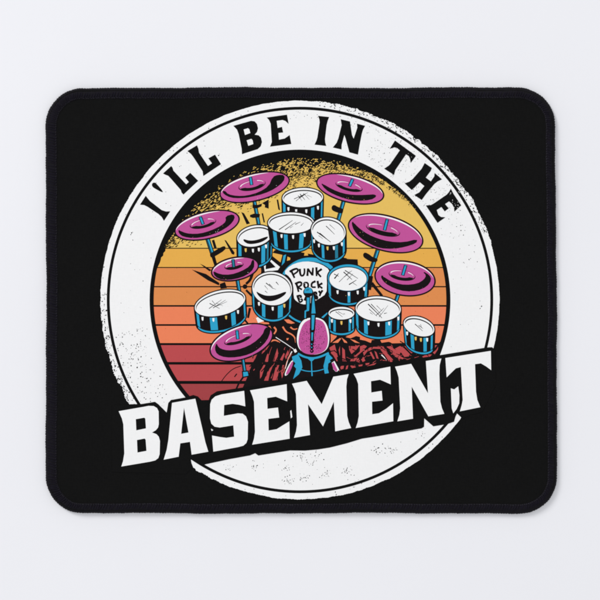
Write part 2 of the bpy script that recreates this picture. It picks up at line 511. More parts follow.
# ---------------------------------------------- the pictured drum kit
kit = Ink()
O = 1.15                                                       # ink outline
def fringe_line(pts, w, col, w2=None): kit.stroke(smooth_open(pts, 2), w, col, w2)
def rod(p, q, w, col='blue', ow=1.0, shade=True):
    dx, dy = q[0] - p[0], q[1] - p[1]; d = math.hypot(dx, dy); nx, ny = -dy / d, dx / d
    e = (dx / d * .5, dy / d * .5)
    kit.stroke([(p[0] - e[0], p[1] - e[1]), (q[0] + e[0], q[1] + e[1])], w + 2 * ow, 'ink')
    kit.stroke([p, q], w, col)
    if shade:
        kit.stroke([(p[0] + nx * w * .28, p[1] + ny * w * .28), (q[0] + nx * w * .28, q[1] + ny * w * .28)], w * .32, 'ink')
def cymbal(cx, cy, a, b, rot, swoosh, bell, peg, hi=(188, 300), flecks=6):
    kit.poly(ell(cx, cy, a + .95, b + .95, rot, 72), 'ink')
    kit.poly(ell(cx, cy, a - .55, b - .55, rot, 72), 'pink')
    t0, t1 = hi                                                # white glint along the far rim
    c, q = math.cos(math.radians(rot)), math.sin(math.radians(rot)); outer = []; inner = []
    for i in range(31):
        t = math.radians(t0 + (t1 - t0) * i / 30); k = 1.5 * math.sin(math.pi * i / 30) ** .7
        for lst, off in ((outer, .75), (inner, .75 + k)):
            x, y = (a - off) * math.cos(t), (b - off) * math.sin(t); lst.append((cx + x * c - y * q, cy + x * q + y * c))
    kit.poly(outer + inner[::-1], 'white')
    kit.poly(smooth_closed(swoosh, 2), 'ink')
    q_ = smooth_closed(swoosh, 1); kit.stroke(q_ + q_[:2], .7, 'ink')
    bx, by, ba, bb, br = bell
    kit.poly(ell(bx, by, ba + .3, bb + .35, br, 40), 'ink')
    kit.poly(ell(bx, by - .55, ba - .2, bb - .35, br, 40), 'pink')
    kit.stroke(ell(bx, by - .5, ba * .86, bb * .72, br, 14, 185, 262), .95, 'white', .3)
    kit.stroke(ell(bx, by - .5, ba * .86, bb * .72, br, 10, 300, 352), .75, 'white', .25)
    kit.poly(smooth_closed(ell(bx, by, ba * .92, bb * .86, br, 14, 12, 168) + ell(bx, by - .3, ba * .62, bb * (.28 if a > 36 or a < 27 else .52), br, 14, 25, 150)[::-1], 1), 'ink')
    (px, py), (qx, qy) = peg
    rod((px, py), (qx, qy), 1.9, 'teal' if a < 27 else 'blue', .8, False)
    kit.disc(px, py, .95, 'teal')
    for _ in range(flecks):
        t = R.uniform(20, 160); k = R.uniform(.55, .95)
        x, y = a * k * math.cos(math.radians(t)), b * k * math.sin(math.radians(t))
        kit.poly(blot(cx + x * c - y * q, cy + x * q + y * c, R.uniform(.2, .45), R, 5), R.choice(('gold', 'pink', 'white', 'ink')))
def drum(cx, cy, a, b, rot, dx, dy, bars, lugs, hoop='white', scratches=(), swoosh=None, taper=.97, bot=None, hoop_w=1.9, hb=None):
    """head ellipse, shell dropped by (dx, dy); bars = blue stripes and lugs given by position -1..1 across the shell"""
    bb = b if hb is None else hb
    top = ell(cx, cy, a + 1.1, b + 1.1, rot, 72)
    low = ell(cx + dx, cy + dy, (a + 1.15) * taper, bb + 1.15, rot, 72)
    kit.poly(hull(top + low), 'ink')
    c, q = math.cos(math.radians(rot)), math.sin(math.radians(rot))
    def front(u, v, ins=0):
        """point on the shell: u across, v from the head (0) down to the lower hoop (1)"""
        k = 1 + (taper - 1) * v
        x = (a - ins) * k * u; y = (b + (bb - b) * v) * math.sqrt(max(0, 1 - u * u))
        return (cx + dx * v + x * c - y * q, cy + dy * v + x * q + y * c)
    # lower hoop
    us = [-.97 + 1.94 * i / 30 for i in range(31)]
    kit.poly([front(u, 1.0) for u in us] + [front(u, 1.0 - (1.7 / max(6, dy))) for u in us[::-1]], 'blue')
    for (u0, u1, col) in bars:
        uu = [u0 + (u1 - u0) * i / 4 for i in range(5)]
        kit.poly([front(u, .08) for u in uu] + [front(u, 1 - 2.6 / max(7, dy)) for u in uu[::-1]], col)
    # head hoop and skin
    kit.poly(ell(cx, cy, a, b, rot, 72), hoop)
    if hoop == 'blue':
        kit.poly(ell(cx, cy + 1.0, a - 1.0, b - 1.2, rot, 72), 'ink')
        kit.poly(ell(cx, cy + 1.4, a - 1.6, b - 1.6, rot, 72), 'white')
    else:
        arc_o = ell(cx, cy, a - 1.1, b - hoop_w, rot, 40, 176, 366)
        arc_i = ell(cx, cy + 1.05, a - 1.6, b - hoop_w - .1, rot, 40, 174, 368)
        kit.poly(arc_o + arc_i[::-1], 'ink')
    for u in lugs:
        p = front(u, .10); w = 1.05
        d = min(4.0, dy * .3)
        col = R.choice(('white', 'white', 'white', 'white', 'gold'))
        kit.poly([(p[0] - w, p[1] + .1), (p[0] + w, p[1]), (p[0] + w * .9, p[1] + d * .8), (p[0] + .1, p[1] + d), (p[0] - w * .8, p[1] + d * .7)], col)
    if swoosh: kit.poly(smooth_closed(swoosh, 2), 'ink')
    for (x0, y0, x1, y1, w) in scratches: kit.stroke([(x0, y0), ((x0 + x1) / 2 + .12, (y0 + y1) / 2), (x1, y1)], w * 1.3, 'ink', w * .6)

# black floor mass and shadows behind the kit
kit.poly([(262, 264), (275, 250), (300, 252), (330, 258), (346, 258), (352, 262), (345, 268), (330, 276), (330, 300), (330, 312), (330, 338), (300, 340), (288, 325), (264, 322), (258, 300)], 'ink')
floor = [(268, 321), (300, 321), (330, 333), (345, 336), (356, 336), (372, 340), (396, 338), (404, 343), (412, 352), (434, 349), (441.5, 340), (440.5, 346), (436, 356), (391, 366), (340, 376), (300, 383), (262, 389), (240, 394), (246, 380), (252, 366), (258, 352), (266, 340), (272, 330)]
kit.poly(floor, 'ink')
T3 = lambda p: tl(260, 310, 7.5, p)
T7 = lambda p: tl(320, 310, 7.5, p)
T4 = lambda p: tl(360, 290, 7.5, p)
patch = lambda p, c: kit.poly(p, c)
# coral scraps nearer the drums
patch(T3([(180, 72), (215, 70), (262, 98), (235, 104), (205, 98)]), 'coral')
fringe_line(T3([(170, 125), (195, 165), (235, 180), (262, 205), (268, 245)]), 1.7, 'coral', 1.1)
fringe_line(T3([(105, 128), (125, 150), (105, 180)]), 1.9, 'coral', 1.3)
fringe_line(T3([(228, 128), (252, 148), (284, 138)]), 1.7, 'coral', .8)
fringe_line(T3([(75, 238), (110, 222), (150, 242)]), 1.8, 'coral', 1.0)
patch(T3([(198, 212), (216, 210), (210, 226), (200, 226)]), 'coral')
patch(T7([(75, 180), (132, 180), (122, 205), (80, 246), (74, 225)]), 'coral')
patch(T7([(92, 246), (150, 210), (160, 214), (135, 246)]), 'coral')
patch(T7([(160, 205), (200, 236), (205, 248), (182, 244)]), 'coral')
patch(T7([(192, 204), (270, 158), (300, 178), (388, 226), (382, 246), (362, 240), (345, 222), (278, 192), (230, 212)]), 'coral')
patch(T7([(225, 218), (260, 226), (300, 250), (262, 244)]), 'coral')
patch(T7([(455, 228), (500, 224), (545, 205), (600, 200), (600, 244), (545, 248), (515, 238), (462, 246)]), 'coral')
patch(T4([(0, 345), (30, 362), (82, 378), (78, 396), (40, 380), (0, 372)]), 'coral')
patch(T4([(152, 376), (200, 368), (240, 358), (290, 384), (318, 398), (240, 400), (222, 388), (160, 392)]), 'coral')
patch(T4([(258, 346), (300, 330), (330, 380), (334, 398), (312, 386)]), 'coral')
# red scraps of the rug
for p in ([(35, 390), (58, 318), (66, 340), (60, 388)], [(98, 384), (130, 285), (136, 320), (128, 388)],
          [(0, 455), (22, 412), (40, 412), (12, 500), (0, 520)], [(30, 530), (62, 450), (100, 410), (76, 470), (62, 530)],
          [(92, 528), (122, 412), (146, 414), (138, 470), (130, 526)], [(158, 470), (170, 412), (184, 414), (176, 470), (166, 524)],
          [(10, 318), (40, 290), (72, 262), (50, 296), (14, 330)], [(150, 372), (178, 322), (186, 330), (168, 380)],
          [(186, 350), (210, 300), (214, 320), (196, 372)], [(518, 284), (560, 258), (584, 352), (556, 356), (536, 320)],
          [(590, 300), (600, 270), (600, 352)]):
    patch(T3(p), 'red')
for p in ([(80, 300), (112, 268), (120, 320), (132, 384), (96, 384), (84, 340)], [(168, 384), (166, 280), (186, 300), (190, 372), (200, 386)],
          [(225, 384), (262, 384), (284, 350), (250, 364), (232, 372)], [(216, 270), (262, 272), (300, 262), (270, 300), (236, 330), (220, 300)],
          [(300, 272), (330, 262), (352, 272), (330, 300), (272, 350), (252, 352), (300, 310)], [(322, 318), (372, 282), (440, 270), (476, 278), (452, 292), (402, 290), (352, 314), (330, 344)],
          [(372, 318), (384, 312), (412, 366), (398, 368)], [(408, 306), (424, 318), (440, 366), (424, 362)],
          [(452, 296), (476, 282), (508, 330), (548, 372), (540, 392), (516, 386), (494, 350)], [(500, 274), (524, 272), (600, 318), (600, 334), (560, 322)],
          [(520, 300), (548, 314), (600, 356), (600, 372), (560, 346)], [(150, 420), (180, 418), (176, 440), (156, 446)],
          [(198, 420), (212, 414), (206, 442), (192, 446)], [(226, 418), (262, 412), (268, 430), (240, 436)], [(288, 412), (320, 408), (316, 420), (292, 424)],
          [(340, 400), (372, 396), (366, 408), (344, 414)], [(272, 372), (290, 360), (300, 384), (280, 390)], [(140, 452), (156, 470), (150, 452)]):
    patch(T7(p), 'red')
for p in ([(150, 420), (176, 424), (200, 470), (246, 520), (240, 540), (214, 528), (196, 490)], [(200, 428), (232, 420), (262, 452), (240, 456)],
          [(262, 440), (300, 420), (330, 436), (372, 478), (366, 498), (332, 502), (310, 470), (290, 470)], [(332, 420), (352, 424), (400, 470), (384, 474)],
          [(272, 480), (296, 492), (330, 512), (318, 520), (282, 506)], [(466, 500), (500, 482), (540, 484), (524, 500), (480, 512)],
          [(546, 470), (572, 448), (586, 424), (584, 446), (560, 482)], [(0, 430), (22, 420), (10, 446), (0, 452)], [(52, 570), (90, 556), (124, 546), (110, 560), (64, 580)],
          [(380, 520), (410, 516), (400, 530)], [(446, 540), (462, 536), (458, 572)], [(8, 520), (26, 500), (40, 530), (20, 540)]):
    patch(T4(p), 'red')
kit.stroke(T4([(160, 486), (180, 506), (198, 526)]), .9, 'white', .3)
kit.stroke(T7([(462, 336), (480, 352), (498, 374)]), .9, 'white', .3)
for _ in range(120):
    x = R.uniform(252, 292) if R.random() < .4 else R.uniform(328, 438); y = R.uniform(344, 384 if x < 300 else 372)
    if x < 300: ang = math.radians(R.gauss(64, 9)); ln = R.uniform(4, 15)
    else: ang = math.radians(R.choice((R.gauss(-42, 14), R.gauss(30, 14), R.gauss(88, 10)))); ln = R.uniform(3, 9)
    dx, dy = math.cos(ang) * ln / 2, -math.sin(ang) * ln / 2
    kit.stroke([(x - dx, y - dy), (x + R.uniform(-.4, .4), y + R.uniform(-.4, .4)), (x + dx, y + dy)], R.uniform(.5, 1.2), 'ink', R.uniform(.2, .8))
for _ in range(46):
    x = R.uniform(250, 292) if R.random() < .4 else R.uniform(328, 436); y = R.uniform(346, 378 if x < 300 else 362)
    if x < 300: ang = math.radians(R.gauss(64, 9)); ln = R.uniform(3, 9)
    else: ang = math.radians(R.choice((R.gauss(-42, 14), R.gauss(25, 14)))); ln = R.uniform(2, 6)
    dx, dy = math.cos(ang) * ln / 2, -math.sin(ang) * ln / 2
    kit.stroke([(x - dx, y - dy), (x + R.uniform(-.4, .4), y + R.uniform(-.4, .4)), (x + dx, y + dy)], R.uniform(.4, .9), 'red', .25)
# left of the rug: stand wires and long shadows
fringe_line([(221, 382), (226, 375), (233, 368.6), (241, 366)], .8, 'ink')
patch(tl(180, 330, 7.5, [(560, 220), (600, 190), (620, 260), (590, 300), (566, 370), (552, 356), (580, 300), (530, 280)]), 'ink')
patch(tl(180, 330, 7.5, [(405, 350), (422, 326), (430, 330), (412, 354)]), 'ink')
# stands that show between the drums
rod((254.2, 200.5), (258.6, 224), 2.1)
for p in ([(252.5, 204.5), (257, 205), (262, 203.6), (261.5, 206.4), (257, 208.4), (252.5, 208)], [(250, 215), (254, 213.6), (260, 214), (259.5, 217.4), (253, 218), (250, 217)],
          [(262, 203.2), (268.7, 199.4), (268.7, 208.7), (264.8, 207.4), (265, 205)], [(241.2, 212), (244, 213.2), (250, 223.5), (246.6, 224.4)],
          [(276.6, 199.6), (278.2, 199.6), (280.2, 210.6), (278.3, 209.4)], [(261.6, 213.4), (263, 213.2), (265, 222.4), (263.6, 222.6)]):
    kit.poly(p, 'ink')
rod((343.6, 201), (338, 221), 2.3)
kit.poly(smooth_closed([(331.6, 206.4), (334, 204.6), (338, 207), (343.6, 209), (342.6, 213.6), (338.6, 213), (334, 211.4), (331.6, 209.6)], 1), 'ink')
rod((207.6, 239), (213, 255.5), 2.6)
kit.stroke([(212.4, 254), (216.4, 267)], 3.6, 'ink', 3.0)
kit.poly(smooth_closed([(209.6, 254), (212, 252.4), (222, 246.4), (225.6, 246.2), (225.4, 250), (215, 256.4), (211, 258)], 1), 'ink')
kit.stroke([(213, 240), (215.4, 248)], 2.6, 'ink')
kit.poly([(224.4, 240), (226, 240.4), (234.6, 252.6), (234, 254.8), (231.8, 254)], 'ink')
kit.poly([(191.8, 269.6), (206, 274), (219.4, 283), (219, 285.4), (208, 280.4)], 'ink')
kit.poly([(199.8, 263.6), (204, 265.6), (211.4, 270), (209.6, 271.4), (205, 268)], 'ink')
kit.poly([(219.6, 284), (225, 282), (227, 288), (220.6, 289)], 'ink')
rod((377.6, 250.5), (369.4, 276), 2.6)
kit.poly(smooth_closed([(363, 254), (365, 252.2), (369.4, 254.4), (372.4, 257), (378, 258.8), (376.8, 262.2), (371, 262), (366, 259), (363.4, 257)], 1), 'ink')
kit.stroke([(371, 276), (369.4, 290)], 4.2, 'ink', 3.2)
kit.stroke([(371.6, 283), (382, 296)], 3.2, 'ink', 2.6)
rod((366, 286), (365, 298), 2.2)
kit.poly([(342, 256.6), (347, 259), (357.6, 259.4), (358.2, 267), (350, 265), (344.6, 262)], 'ink')
rod((398.4, 294), (395.6, 302), 2.2)
rod((237.4, 280), (239.4, 292), 2.2)
fringe_line([(252.4, 273.6), (250.4, 280), (246, 284)], 3.0, 'ink', 2.4)
kit.disc(245, 286.6, 2.4, 'ink')
kit.stroke([(246, 290), (252, 296)], 2.2, 'ink'); kit.stroke([(250, 308), (248, 318)], 2.6, 'ink', 2.0); kit.stroke([(243, 318), (250, 326)], 2.2, 'ink', 1.4)
for p in ([(256, 318), (260, 316), (264, 321), (258, 323)],): kit.poly(p, 'white')
rod((242.8, 359), (244.8, 372), 2.0)
kit.poly([(241.8, 371), (248.6, 370.4), (249.6, 376.6), (242.4, 378)], 'ink'); kit.poly([(243, 372), (247.6, 371.6), (248.4, 375.6), (243.4, 376.6)], 'blue')
kit.stroke([(243, 377.4), (239, 383), (236, 389.6)], 1.7, 'ink'); kit.stroke([(248.4, 376.4), (252, 380.4), (257, 385.6)], 2.0, 'ink')

# bass drum with the band name
kit.poly(ell(310, 291.5, 33.5, 35, 0, 80), 'ink')
kit.poly(ell(310, 291.5, 32.4, 34, 0, 40, 196, 344) + ell(310, 292.6, 30.2, 31.2, 0, 40, 196, 344)[::-1], 'blue')
kit.poly(ell(310, 291.5, 32, 33, 0, 30, 104, 165) + ell(310, 291.5, 30.4, 31.2, 0, 30, 104, 165)[::-1], 'blue')
kit.poly(smooth_closed([(283.5, 272.6), (290, 265.6), (300, 261.8), (311, 261.4), (321, 264), (330, 270), (327.6, 275), (326.8, 284), (326.6, 293.6), (318, 299.4), (308.6, 304.2), (302, 304.4), (296, 301), (293.6, 297.6), (293.4, 285), (290, 277)], 1), 'white')
LET = [  # hand-lettered strokes
    [(291.4, 271), (293, 274.6), (294.6, 278)], [(289.6, 271.8), (294, 269.2), (297.6, 268.6), (298, 271.4), (293.6, 274.4)],
    [(299.8, 268.8), (300, 273), (301, 275.8), (303.4, 275.6), (304.6, 272.6), (304.4, 268.4)],
    [(307.4, 276), (307.8, 268.4)], [(307.8, 268.8), (312.4, 275.2)], [(312.4, 275.6), (313, 267.6)],
    [(316.4, 267.2), (316.6, 276.2)], [(321.8, 269), (317, 272.4), (321, 277)],
    [(296.2, 283), (297.6, 287.6), (298.6, 292)], [(295, 284), (299.6, 281.8), (301.8, 283), (301, 285.6), (297.6, 287.2), (302, 289.6)],
    [(304.4, 283), (304.2, 287), (306.6, 288.2), (308.4, 286.2), (307.8, 282.6), (304.6, 282.6)],
    [(315.6, 281.2), (311.6, 283), (311.4, 287.2), (315.8, 287.2)],
    [(317.6, 280.8), (318.6, 288.4)], [(322.4, 283.2), (318.4, 285.4), (322.4, 288.4)],
    [(297.4, 296), (299.6, 302.4)], [(296.6, 296.4), (300.6, 295.4), (301.4, 297.4), (298.6, 298.8), (302, 299), (302.4, 301), (299.4, 302.6)],
    [(304.6, 300.6), (306.2, 296)], [(306.2, 296), (308, 300)],
    [(313.8, 292.6), (315, 298)], [(313.4, 292.8), (316.4, 292.2), (316.4, 294.4), (314.6, 295.2), (317.4, 296), (315, 298)],
    [(318.8, 290.8), (320.4, 293.4)], [(322.6, 290.2), (320.4, 293.4), (319.6, 296.2)],
]
for s_ in LET: kit.stroke(smooth_open(s_, 1) if len(s_) > 2 else s_, 2.25, 'ink', 1.7)
# odds and ends round the bass drum
kit.poly(tl(240, 220, 7.5, [(150, 290), (235, 245), (320, 320), (345, 300), (330, 360), (290, 390), (160, 390)]), 'ink')
kit.poly(tl(240, 220, 7.5, [(245, 246), (318, 262), (304, 318), (280, 300), (240, 268)]), 'amber')
kit.poly(tl(240, 220, 7.5, [(174, 312), (222, 288), (300, 352), (284, 376), (186, 388)]), 'white')
kit.poly(tl(240, 220, 7.5, [(194, 326), (222, 306), (268, 354), (192, 370)]), 'ink')
kit.poly(tl(240, 220, 7.5, [(326, 266), (346, 258), (334, 318), (312, 342)]), 'blue')
kit.poly(tl(240, 220, 7.5, [(356, 274), (378, 284), (376, 300), (352, 306)]), 'amber')
kit.poly(tl(240, 220, 7.5, [(486, 240), (502, 236), (512, 266), (480, 268)]), 'amber')
kit.poly(tl(300, 220, 7.5, [(190, 320), (210, 322), (245, 350), (236, 362)]), 'blue')
kit.poly(tl(300, 260, 7.5, [(160, 430), (205, 392), (208, 402), (170, 440)]), 'blue')

# drums from the back to the front
drum(302.7, 197.6, 20.3, 9.6, -2, 0, 24, [(-.98, -.86, 'blue'), (.40, .56, 'blue'), (.90, .98, 'blue')], (-.72, -.34, .16, .74),
     scratches=[(294, 199, 308, 192.6, .5), (299, 198, 306, 193.6, .9), (296, 201, 304, 194, .4), (300, 194, 305, 200, .6), (303.4, 193.4, 309.4, 199.6, .4), (307, 195, 312, 197.4, .3), (298, 195.4, 302, 201, .4)])
drum(254.6, 236, 17.6, 10.3, -12, 0, 21.5, [(-.98, -.84, 'blue'), (.28, .52, 'blue'), (.62, .74, 'teal'), (.9, .98, 'blue')], (-.62, -.22, .12, .56),
     swoosh=tl(240, 220, 7.5, [(22, 140), (70, 156), (130, 150), (214, 118), (204, 142), (150, 172), (70, 184), (30, 164)]))
drum(291, 222.9, 22.9, 10.4, 0, 0, 19, [(-.80, -.64, 'blue'), (-.32, -.15, 'blue'), (.38, .58, 'blue'), (.94, .99, 'blue')], (-.42, .09, .60), taper=.88,
     scratches=[(279, 229.6, 292.6, 220.4, .7), (285, 229.8, 296, 222, .6), (295, 224.4, 300.4, 222, .5), (301, 225.6, 303.6, 222.8, .4), (290, 228, 293, 226, .4)])
drum(328.4, 231.2, 17.3, 13.6, 10, .6, 17, [(-.99, -.88, 'blue'), (-.28, -.12, 'blue'), (.50, .66, 'teal'), (.90, .98, 'blue')], (-.76, -.44, .08, .44, .86),
     scratches=[(317, 232, 330.6, 242, .8), (319.6, 233, 328, 240, .6), (326, 226, 334.6, 234.4, .6), (329.6, 224.6, 335, 229.6, .4), (318.6, 235.6, 323, 239, .4)])
drum(348, 277.6, 20.2, 13.2, 0, 0, 15.5, [(-.99, -.86, 'blue'), (-.02, .12, 'blue'), (.84, .96, 'blue')], (-.52, .04, .48, .80), hoop='blue', hb=12,
     scratches=[(334.4, 278.6, 338.6, 273.4, 1.0), (334, 274, 338.8, 276.4, .7), (339, 282, 350, 271, .4), (343.6, 272, 352, 279.6, .8), (345, 270.4, 358, 278.6, .7), (344, 277, 352, 270.6, .5), (347, 280, 353, 273.6, .4), (349, 284.6, 356.4, 280, .8), (353, 283, 357, 285.6, .4)])
drum(272.2, 288.6, 19.9, 16.6, 8, 0, 16.2, [(-.98, -.86, 'blue'), (-.42, -.24, 'blue'), (.40, .64, 'blue'), (.92, .99, 'blue')], (-.58, .14, .70),
     swoosh=tl(240, 260, 7.5, [(118, 232), (150, 252), (200, 270), (270, 264), (350, 232), (342, 258), (290, 294), (230, 312), (180, 302), (138, 270)]),
     scratches=[(266, 283, 273, 288.6, .7), (269, 284, 272.6, 287.4, .6), (264.6, 285.6, 268, 289.6, .4), (276, 282, 278.6, 285, .7), (265, 291, 267.4, 293, .5), (272, 288, 276, 289.4, .4)])
drum(341.4, 313.2, 12.9, 6.3, 0, 0, 15.6, [(-.97, -.84, 'blue'), (-.62, -.44, 'blue'), (.56, .72, 'blue'), (.84, .96, 'blue')], (-.74, 0, .70), taper=1.0,
     scratches=[(335.6, 311.6, 342.6, 317, .5), (338, 311.6, 344, 314.8, .4), (343.6, 313.4, 345, 314.4, .4)])
drum(220, 303, 25.8, 12.2, -14, 1.4, 16.5, [(-.98, -.90, 'blue'), (-.52, -.24, 'blue'), (.32, .50, 'blue'), (.88, .97, 'blue')], (-.78, -.38, .12, .62), taper=.98,
     scratches=[(209, 308.6, 221.6, 299.6, .5), (209.6, 303.4, 219.6, 308.6, .6), (213, 308, 225.6, 300, .5), (217, 306, 227, 301.6, .4), (212, 300.6, 216.6, 306.4, .4), (216, 303, 223, 306, .3)])
drum(378.2, 308.8, 22.6, 12.4, 2, 0, 17.6, [(-.99, -.88, 'blue'), (-.62, -.45, 'blue'), (.34, .62, 'blue'), (.86, .96, 'blue')], (-.42, .03, .50, .90),
     scratches=[(368, 304, 382, 318, .8), (371, 304, 381, 314.4, .6), (369, 309, 377, 316.4, .5), (376.6, 305.6, 382, 311, .4), (379, 317, 388, 305.4, .4), (376, 315.4, 384, 308, .5), (384, 313.6, 387, 312.8, .6), (370, 312.6, 373, 314.6, .4)])
drum(419, 326.4, 15.8, 9.2, 18, .6, 18, [(-.98, -.78, 'blue'), (-.40, -.16, 'blue'), (.46, .66, 'blue'), (.88, .97, 'blue')], (-.66, -.04, .30, .68), taper=.93,
     scratches=[(415, 324, 422.6, 331, .6), (418.6, 325.4, 423, 328.6, .5), (420.4, 324.4, 421.6, 328, .4)])

# cymbals
cymbal(207, 225.2, 32.6, 13.2, -13, [(178.6, 229.6), (183, 232.6), (190, 234.2), (200, 234), (210.6, 231), (221.4, 226), (226.4, 221.4), (225.6, 216.4), (233.6, 214.4), (234.6, 218.6), (229.4, 225.4), (218.6, 232), (206.6, 236.2), (193.4, 238), (183, 236.4), (179, 233)],
       (203, 223.4, 13.2, 4.4, -13), ((200.4, 217.2), (203, 224)), flecks=12)
cymbal(254.6, 187.2, 35.2, 13.4, -13, [(222.6, 190.8), (225, 191.2), (228, 194.6), (237, 196.4), (247, 196), (259, 192.6), (269, 186.4), (273, 177), (278, 175), (284.6, 175.4), (283.6, 181.4), (274.6, 188.6), (264, 193.4), (250.6, 196.8), (240, 198), (230.6, 197.4), (224, 194)],
       (252, 185.2, 13.6, 4.9, -12), ((250.4, 177.4), (251.6, 184.6)))
cymbal(350.2, 188.8, 34, 13.3, 13, [(320.6, 182.4), (326.6, 186.6), (337.4, 192), (348, 194.8), (358.6, 195.4), (369.4, 195), (374, 194.6), (376.6, 196.2), (370.6, 199.8), (357.4, 200.6), (345.4, 198.6), (333.4, 194), (325.4, 189.2)],
       (349, 186.4, 13.6, 4.3, 14), ((352.6, 179.4), (349.6, 186)), hi=(240, 350))
cymbal(385.6, 233.2, 38, 17.3, 15, [(352.6, 221.4), (355.4, 225), (360, 229.3), (368, 234.7), (377.3, 238.7), (389.3, 242), (404, 242.7), (417.3, 239.3), (416, 243), (405.3, 246.6), (393.3, 248.6), (380, 248), (370.7, 244.2), (360, 237.4), (354, 230), (352, 224)],
       (383, 229.8, 17.2, 5.4, 14), ((387.2, 219.6), (384.6, 230)), hi=(205, 350), flecks=16)
cymbal(405, 278.4, 30, 16.9, 8, tl(360, 240, 7.5, [(163, 262), (200, 295), (260, 325), (340, 340), (430, 330), (480, 300), (500, 265), (470, 235), (520, 265), (534, 300), (500, 348), (430, 378), (340, 384), (260, 362), (190, 324), (160, 284)]),
       (402, 275.2, 13.2, 5.0, 9), ((405.6, 265.6), (402.8, 275)), hi=(186, 345), flecks=10)
cymbal(235, 268.9, 23.6, 11.2, -11, tl(180, 230, 7.5, [(250, 306), (300, 336), (380, 338), (460, 312), (528, 272), (544, 222), (556, 234), (552, 290), (500, 338), (410, 368), (320, 374), (262, 348)]),
       (234, 265.8, 9.4, 3.4, -11), ((233, 259.8), (233.8, 267)), flecks=6)
cymbal(241.4, 342.4, 32.4, 16.3, -19, tl(180, 290, 7.5, [(276, 396), (286, 432), (330, 452), (390, 456), (470, 440), (550, 402), (620, 340), (640, 284), (668, 282), (678, 310), (650, 380), (590, 440), (520, 480), (430, 502), (340, 504), (280, 482), (262, 440)]),
       (238, 338.8, 14.2, 4.6, -18), ((237, 330.8), (237.8, 338.8)))

# the drummer seen from behind
kit.poly(smooth_closed(T3([(225, 390), (240, 335), (285, 318), (262, 240), (272, 160), (300, 90), (345, 52), (400, 46), (460, 50), (506, 90), (528, 160), (532, 240), (515, 310), (560, 350), (600, 452), (570, 480), (500, 540), (240, 560), (170, 520), (178, 470)]), 1), 'ink')
kit.poly(smooth_closed(T3([(274, 236), (280, 170), (302, 98), (340, 64), (392, 56), (442, 58), (490, 86), (516, 150), (522, 228), (506, 296), (440, 334), (360, 334), (294, 300)]), 2), 'white')
kit.poly(smooth_closed(T3([(288, 236), (294, 180), (322, 104), (362, 74), (400, 68), (446, 72), (480, 94), (500, 150), (512, 226), (502, 284), (470, 318), (420, 334), (362, 334), (312, 314), (290, 268)]), 2), 'pink')
for _ in range(230):
    t = R.uniform(0, 2 * math.pi); r = math.sqrt(R.random())
    kit.poly(blot(313 + 13.4 * r * math.cos(t), 337.4 + 15.4 * r * math.sin(t), R.uniform(.28, .55), R, 5), 'ink')
fringe_line(T3([(284, 326), (330, 352), (392, 364), (452, 352), (516, 322)]), 2.0, 'blue')
kit.poly(T3([(240, 350), (285, 332), (310, 380), (318, 430), (292, 482), (248, 518), (272, 440), (254, 420), (266, 400), (244, 376)]), 'blue')
kit.poly(T3([(476, 420), (482, 396), (494, 345), (512, 326), (546, 362), (524, 376), (530, 388), (512, 402), (508, 440), (516, 470), (500, 524), (484, 470)]), 'blue')
fringe_line(T3([(304, 446), (350, 460), (420, 460), (478, 444)]), .95, 'blue')
kit.stroke(T3([(386, 380), (388, 450), (392, 515)]), .9, 'blue', 1.4)
kit.poly(T3([(356, 364), (414, 364), (386, 388)]), 'blue')
kit.poly(smooth_closed(T3([(226, 390), (250, 372), (244, 420), (216, 478), (186, 498), (186, 470)]), 1), 'white'); kit.poly(smooth_closed(T3([(232, 396), (250, 380), (244, 420), (218, 474), (194, 490), (196, 470)]), 1), 'pink')
kit.poly(T3([(538, 396), (558, 382), (594, 448), (572, 468), (550, 444)]), 'white'); kit.poly(T3([(538, 402), (552, 390), (582, 452), (570, 464), (550, 442)]), 'pink')
kit.stroke(T3([(118, 204), (190, 250), (272, 308)]), 1.5, 'ink'); kit.stroke(T3([(118, 204), (190, 250), (268, 304)]), .75, 'white', .6)
kit.poly(T3([(250, 300), (268, 290), (278, 312), (262, 322)]), 'white'); kit.stroke(T3([(240, 310), (212, 360), (190, 440)]), 1.0, 'white', .5)
kit.stroke(T3([(226, 330), (200, 390), (178, 470)]), .6, 'coral', .4)
# pedal beater and the row of spikes on the head
kit.poly([(305.6, 297), (310.6, 297), (310.2, 311.4), (307.2, 312), (307, 319), (303.4, 319), (303.6, 310), (305.8, 309.4)], 'ink')
kit.poly([(306.8, 297.6), (309.6, 297.6), (309.2, 309.2), (309, 310.8), (306, 311.6), (306, 318), (304.4, 318), (304.6, 310.8), (306.8, 309.6)], 'blue')
kit.poly([(311, 298), (312.6, 293), (314.6, 293), (316.8, 314), (315.8, 318), (315, 331), (310, 331), (310.2, 314)], 'ink')
kit.poly([(313.2, 294.6), (314, 298), (315.6, 313.4), (311.4, 313.6), (312.4, 300)], 'blue')
kit.poly([(311.6, 315), (314.8, 315), (313.6, 330), (311.6, 330)], 'blue')
kit.poly([(309.6, 328), (312, 331), (314.8, 328), (314.4, 333.6), (310, 333.6)], 'ink')
kit.poly([(310.2, 332), (314.2, 332), (314, 343), (310, 343)], 'ink'); kit.poly([(311.4, 332.4), (313.2, 332.4), (312.6, 340.6), (311.4, 340.6)], 'blue')
for y in (344.4, 347.6, 351): kit.poly(ell(311.8, y, 1.9, 1.9, 0, 14), 'ink'); kit.poly(ell(311.6, y - .2, .8, .6, 0, 10), 'pink' if y > 350 else 'blue')
kit.disc(308.2, 292.2, 5.0, 'ink'); kit.disc(308.2, 291.6, 4.1, 'blue')
kit.poly(ell(308.2, 291.6, 4.3, 4.3, 0, 20, 20, 160), 'ink'); kit.poly(ell(307.6, 289.8, 1.8, 1.0, -20, 12), 'teal')
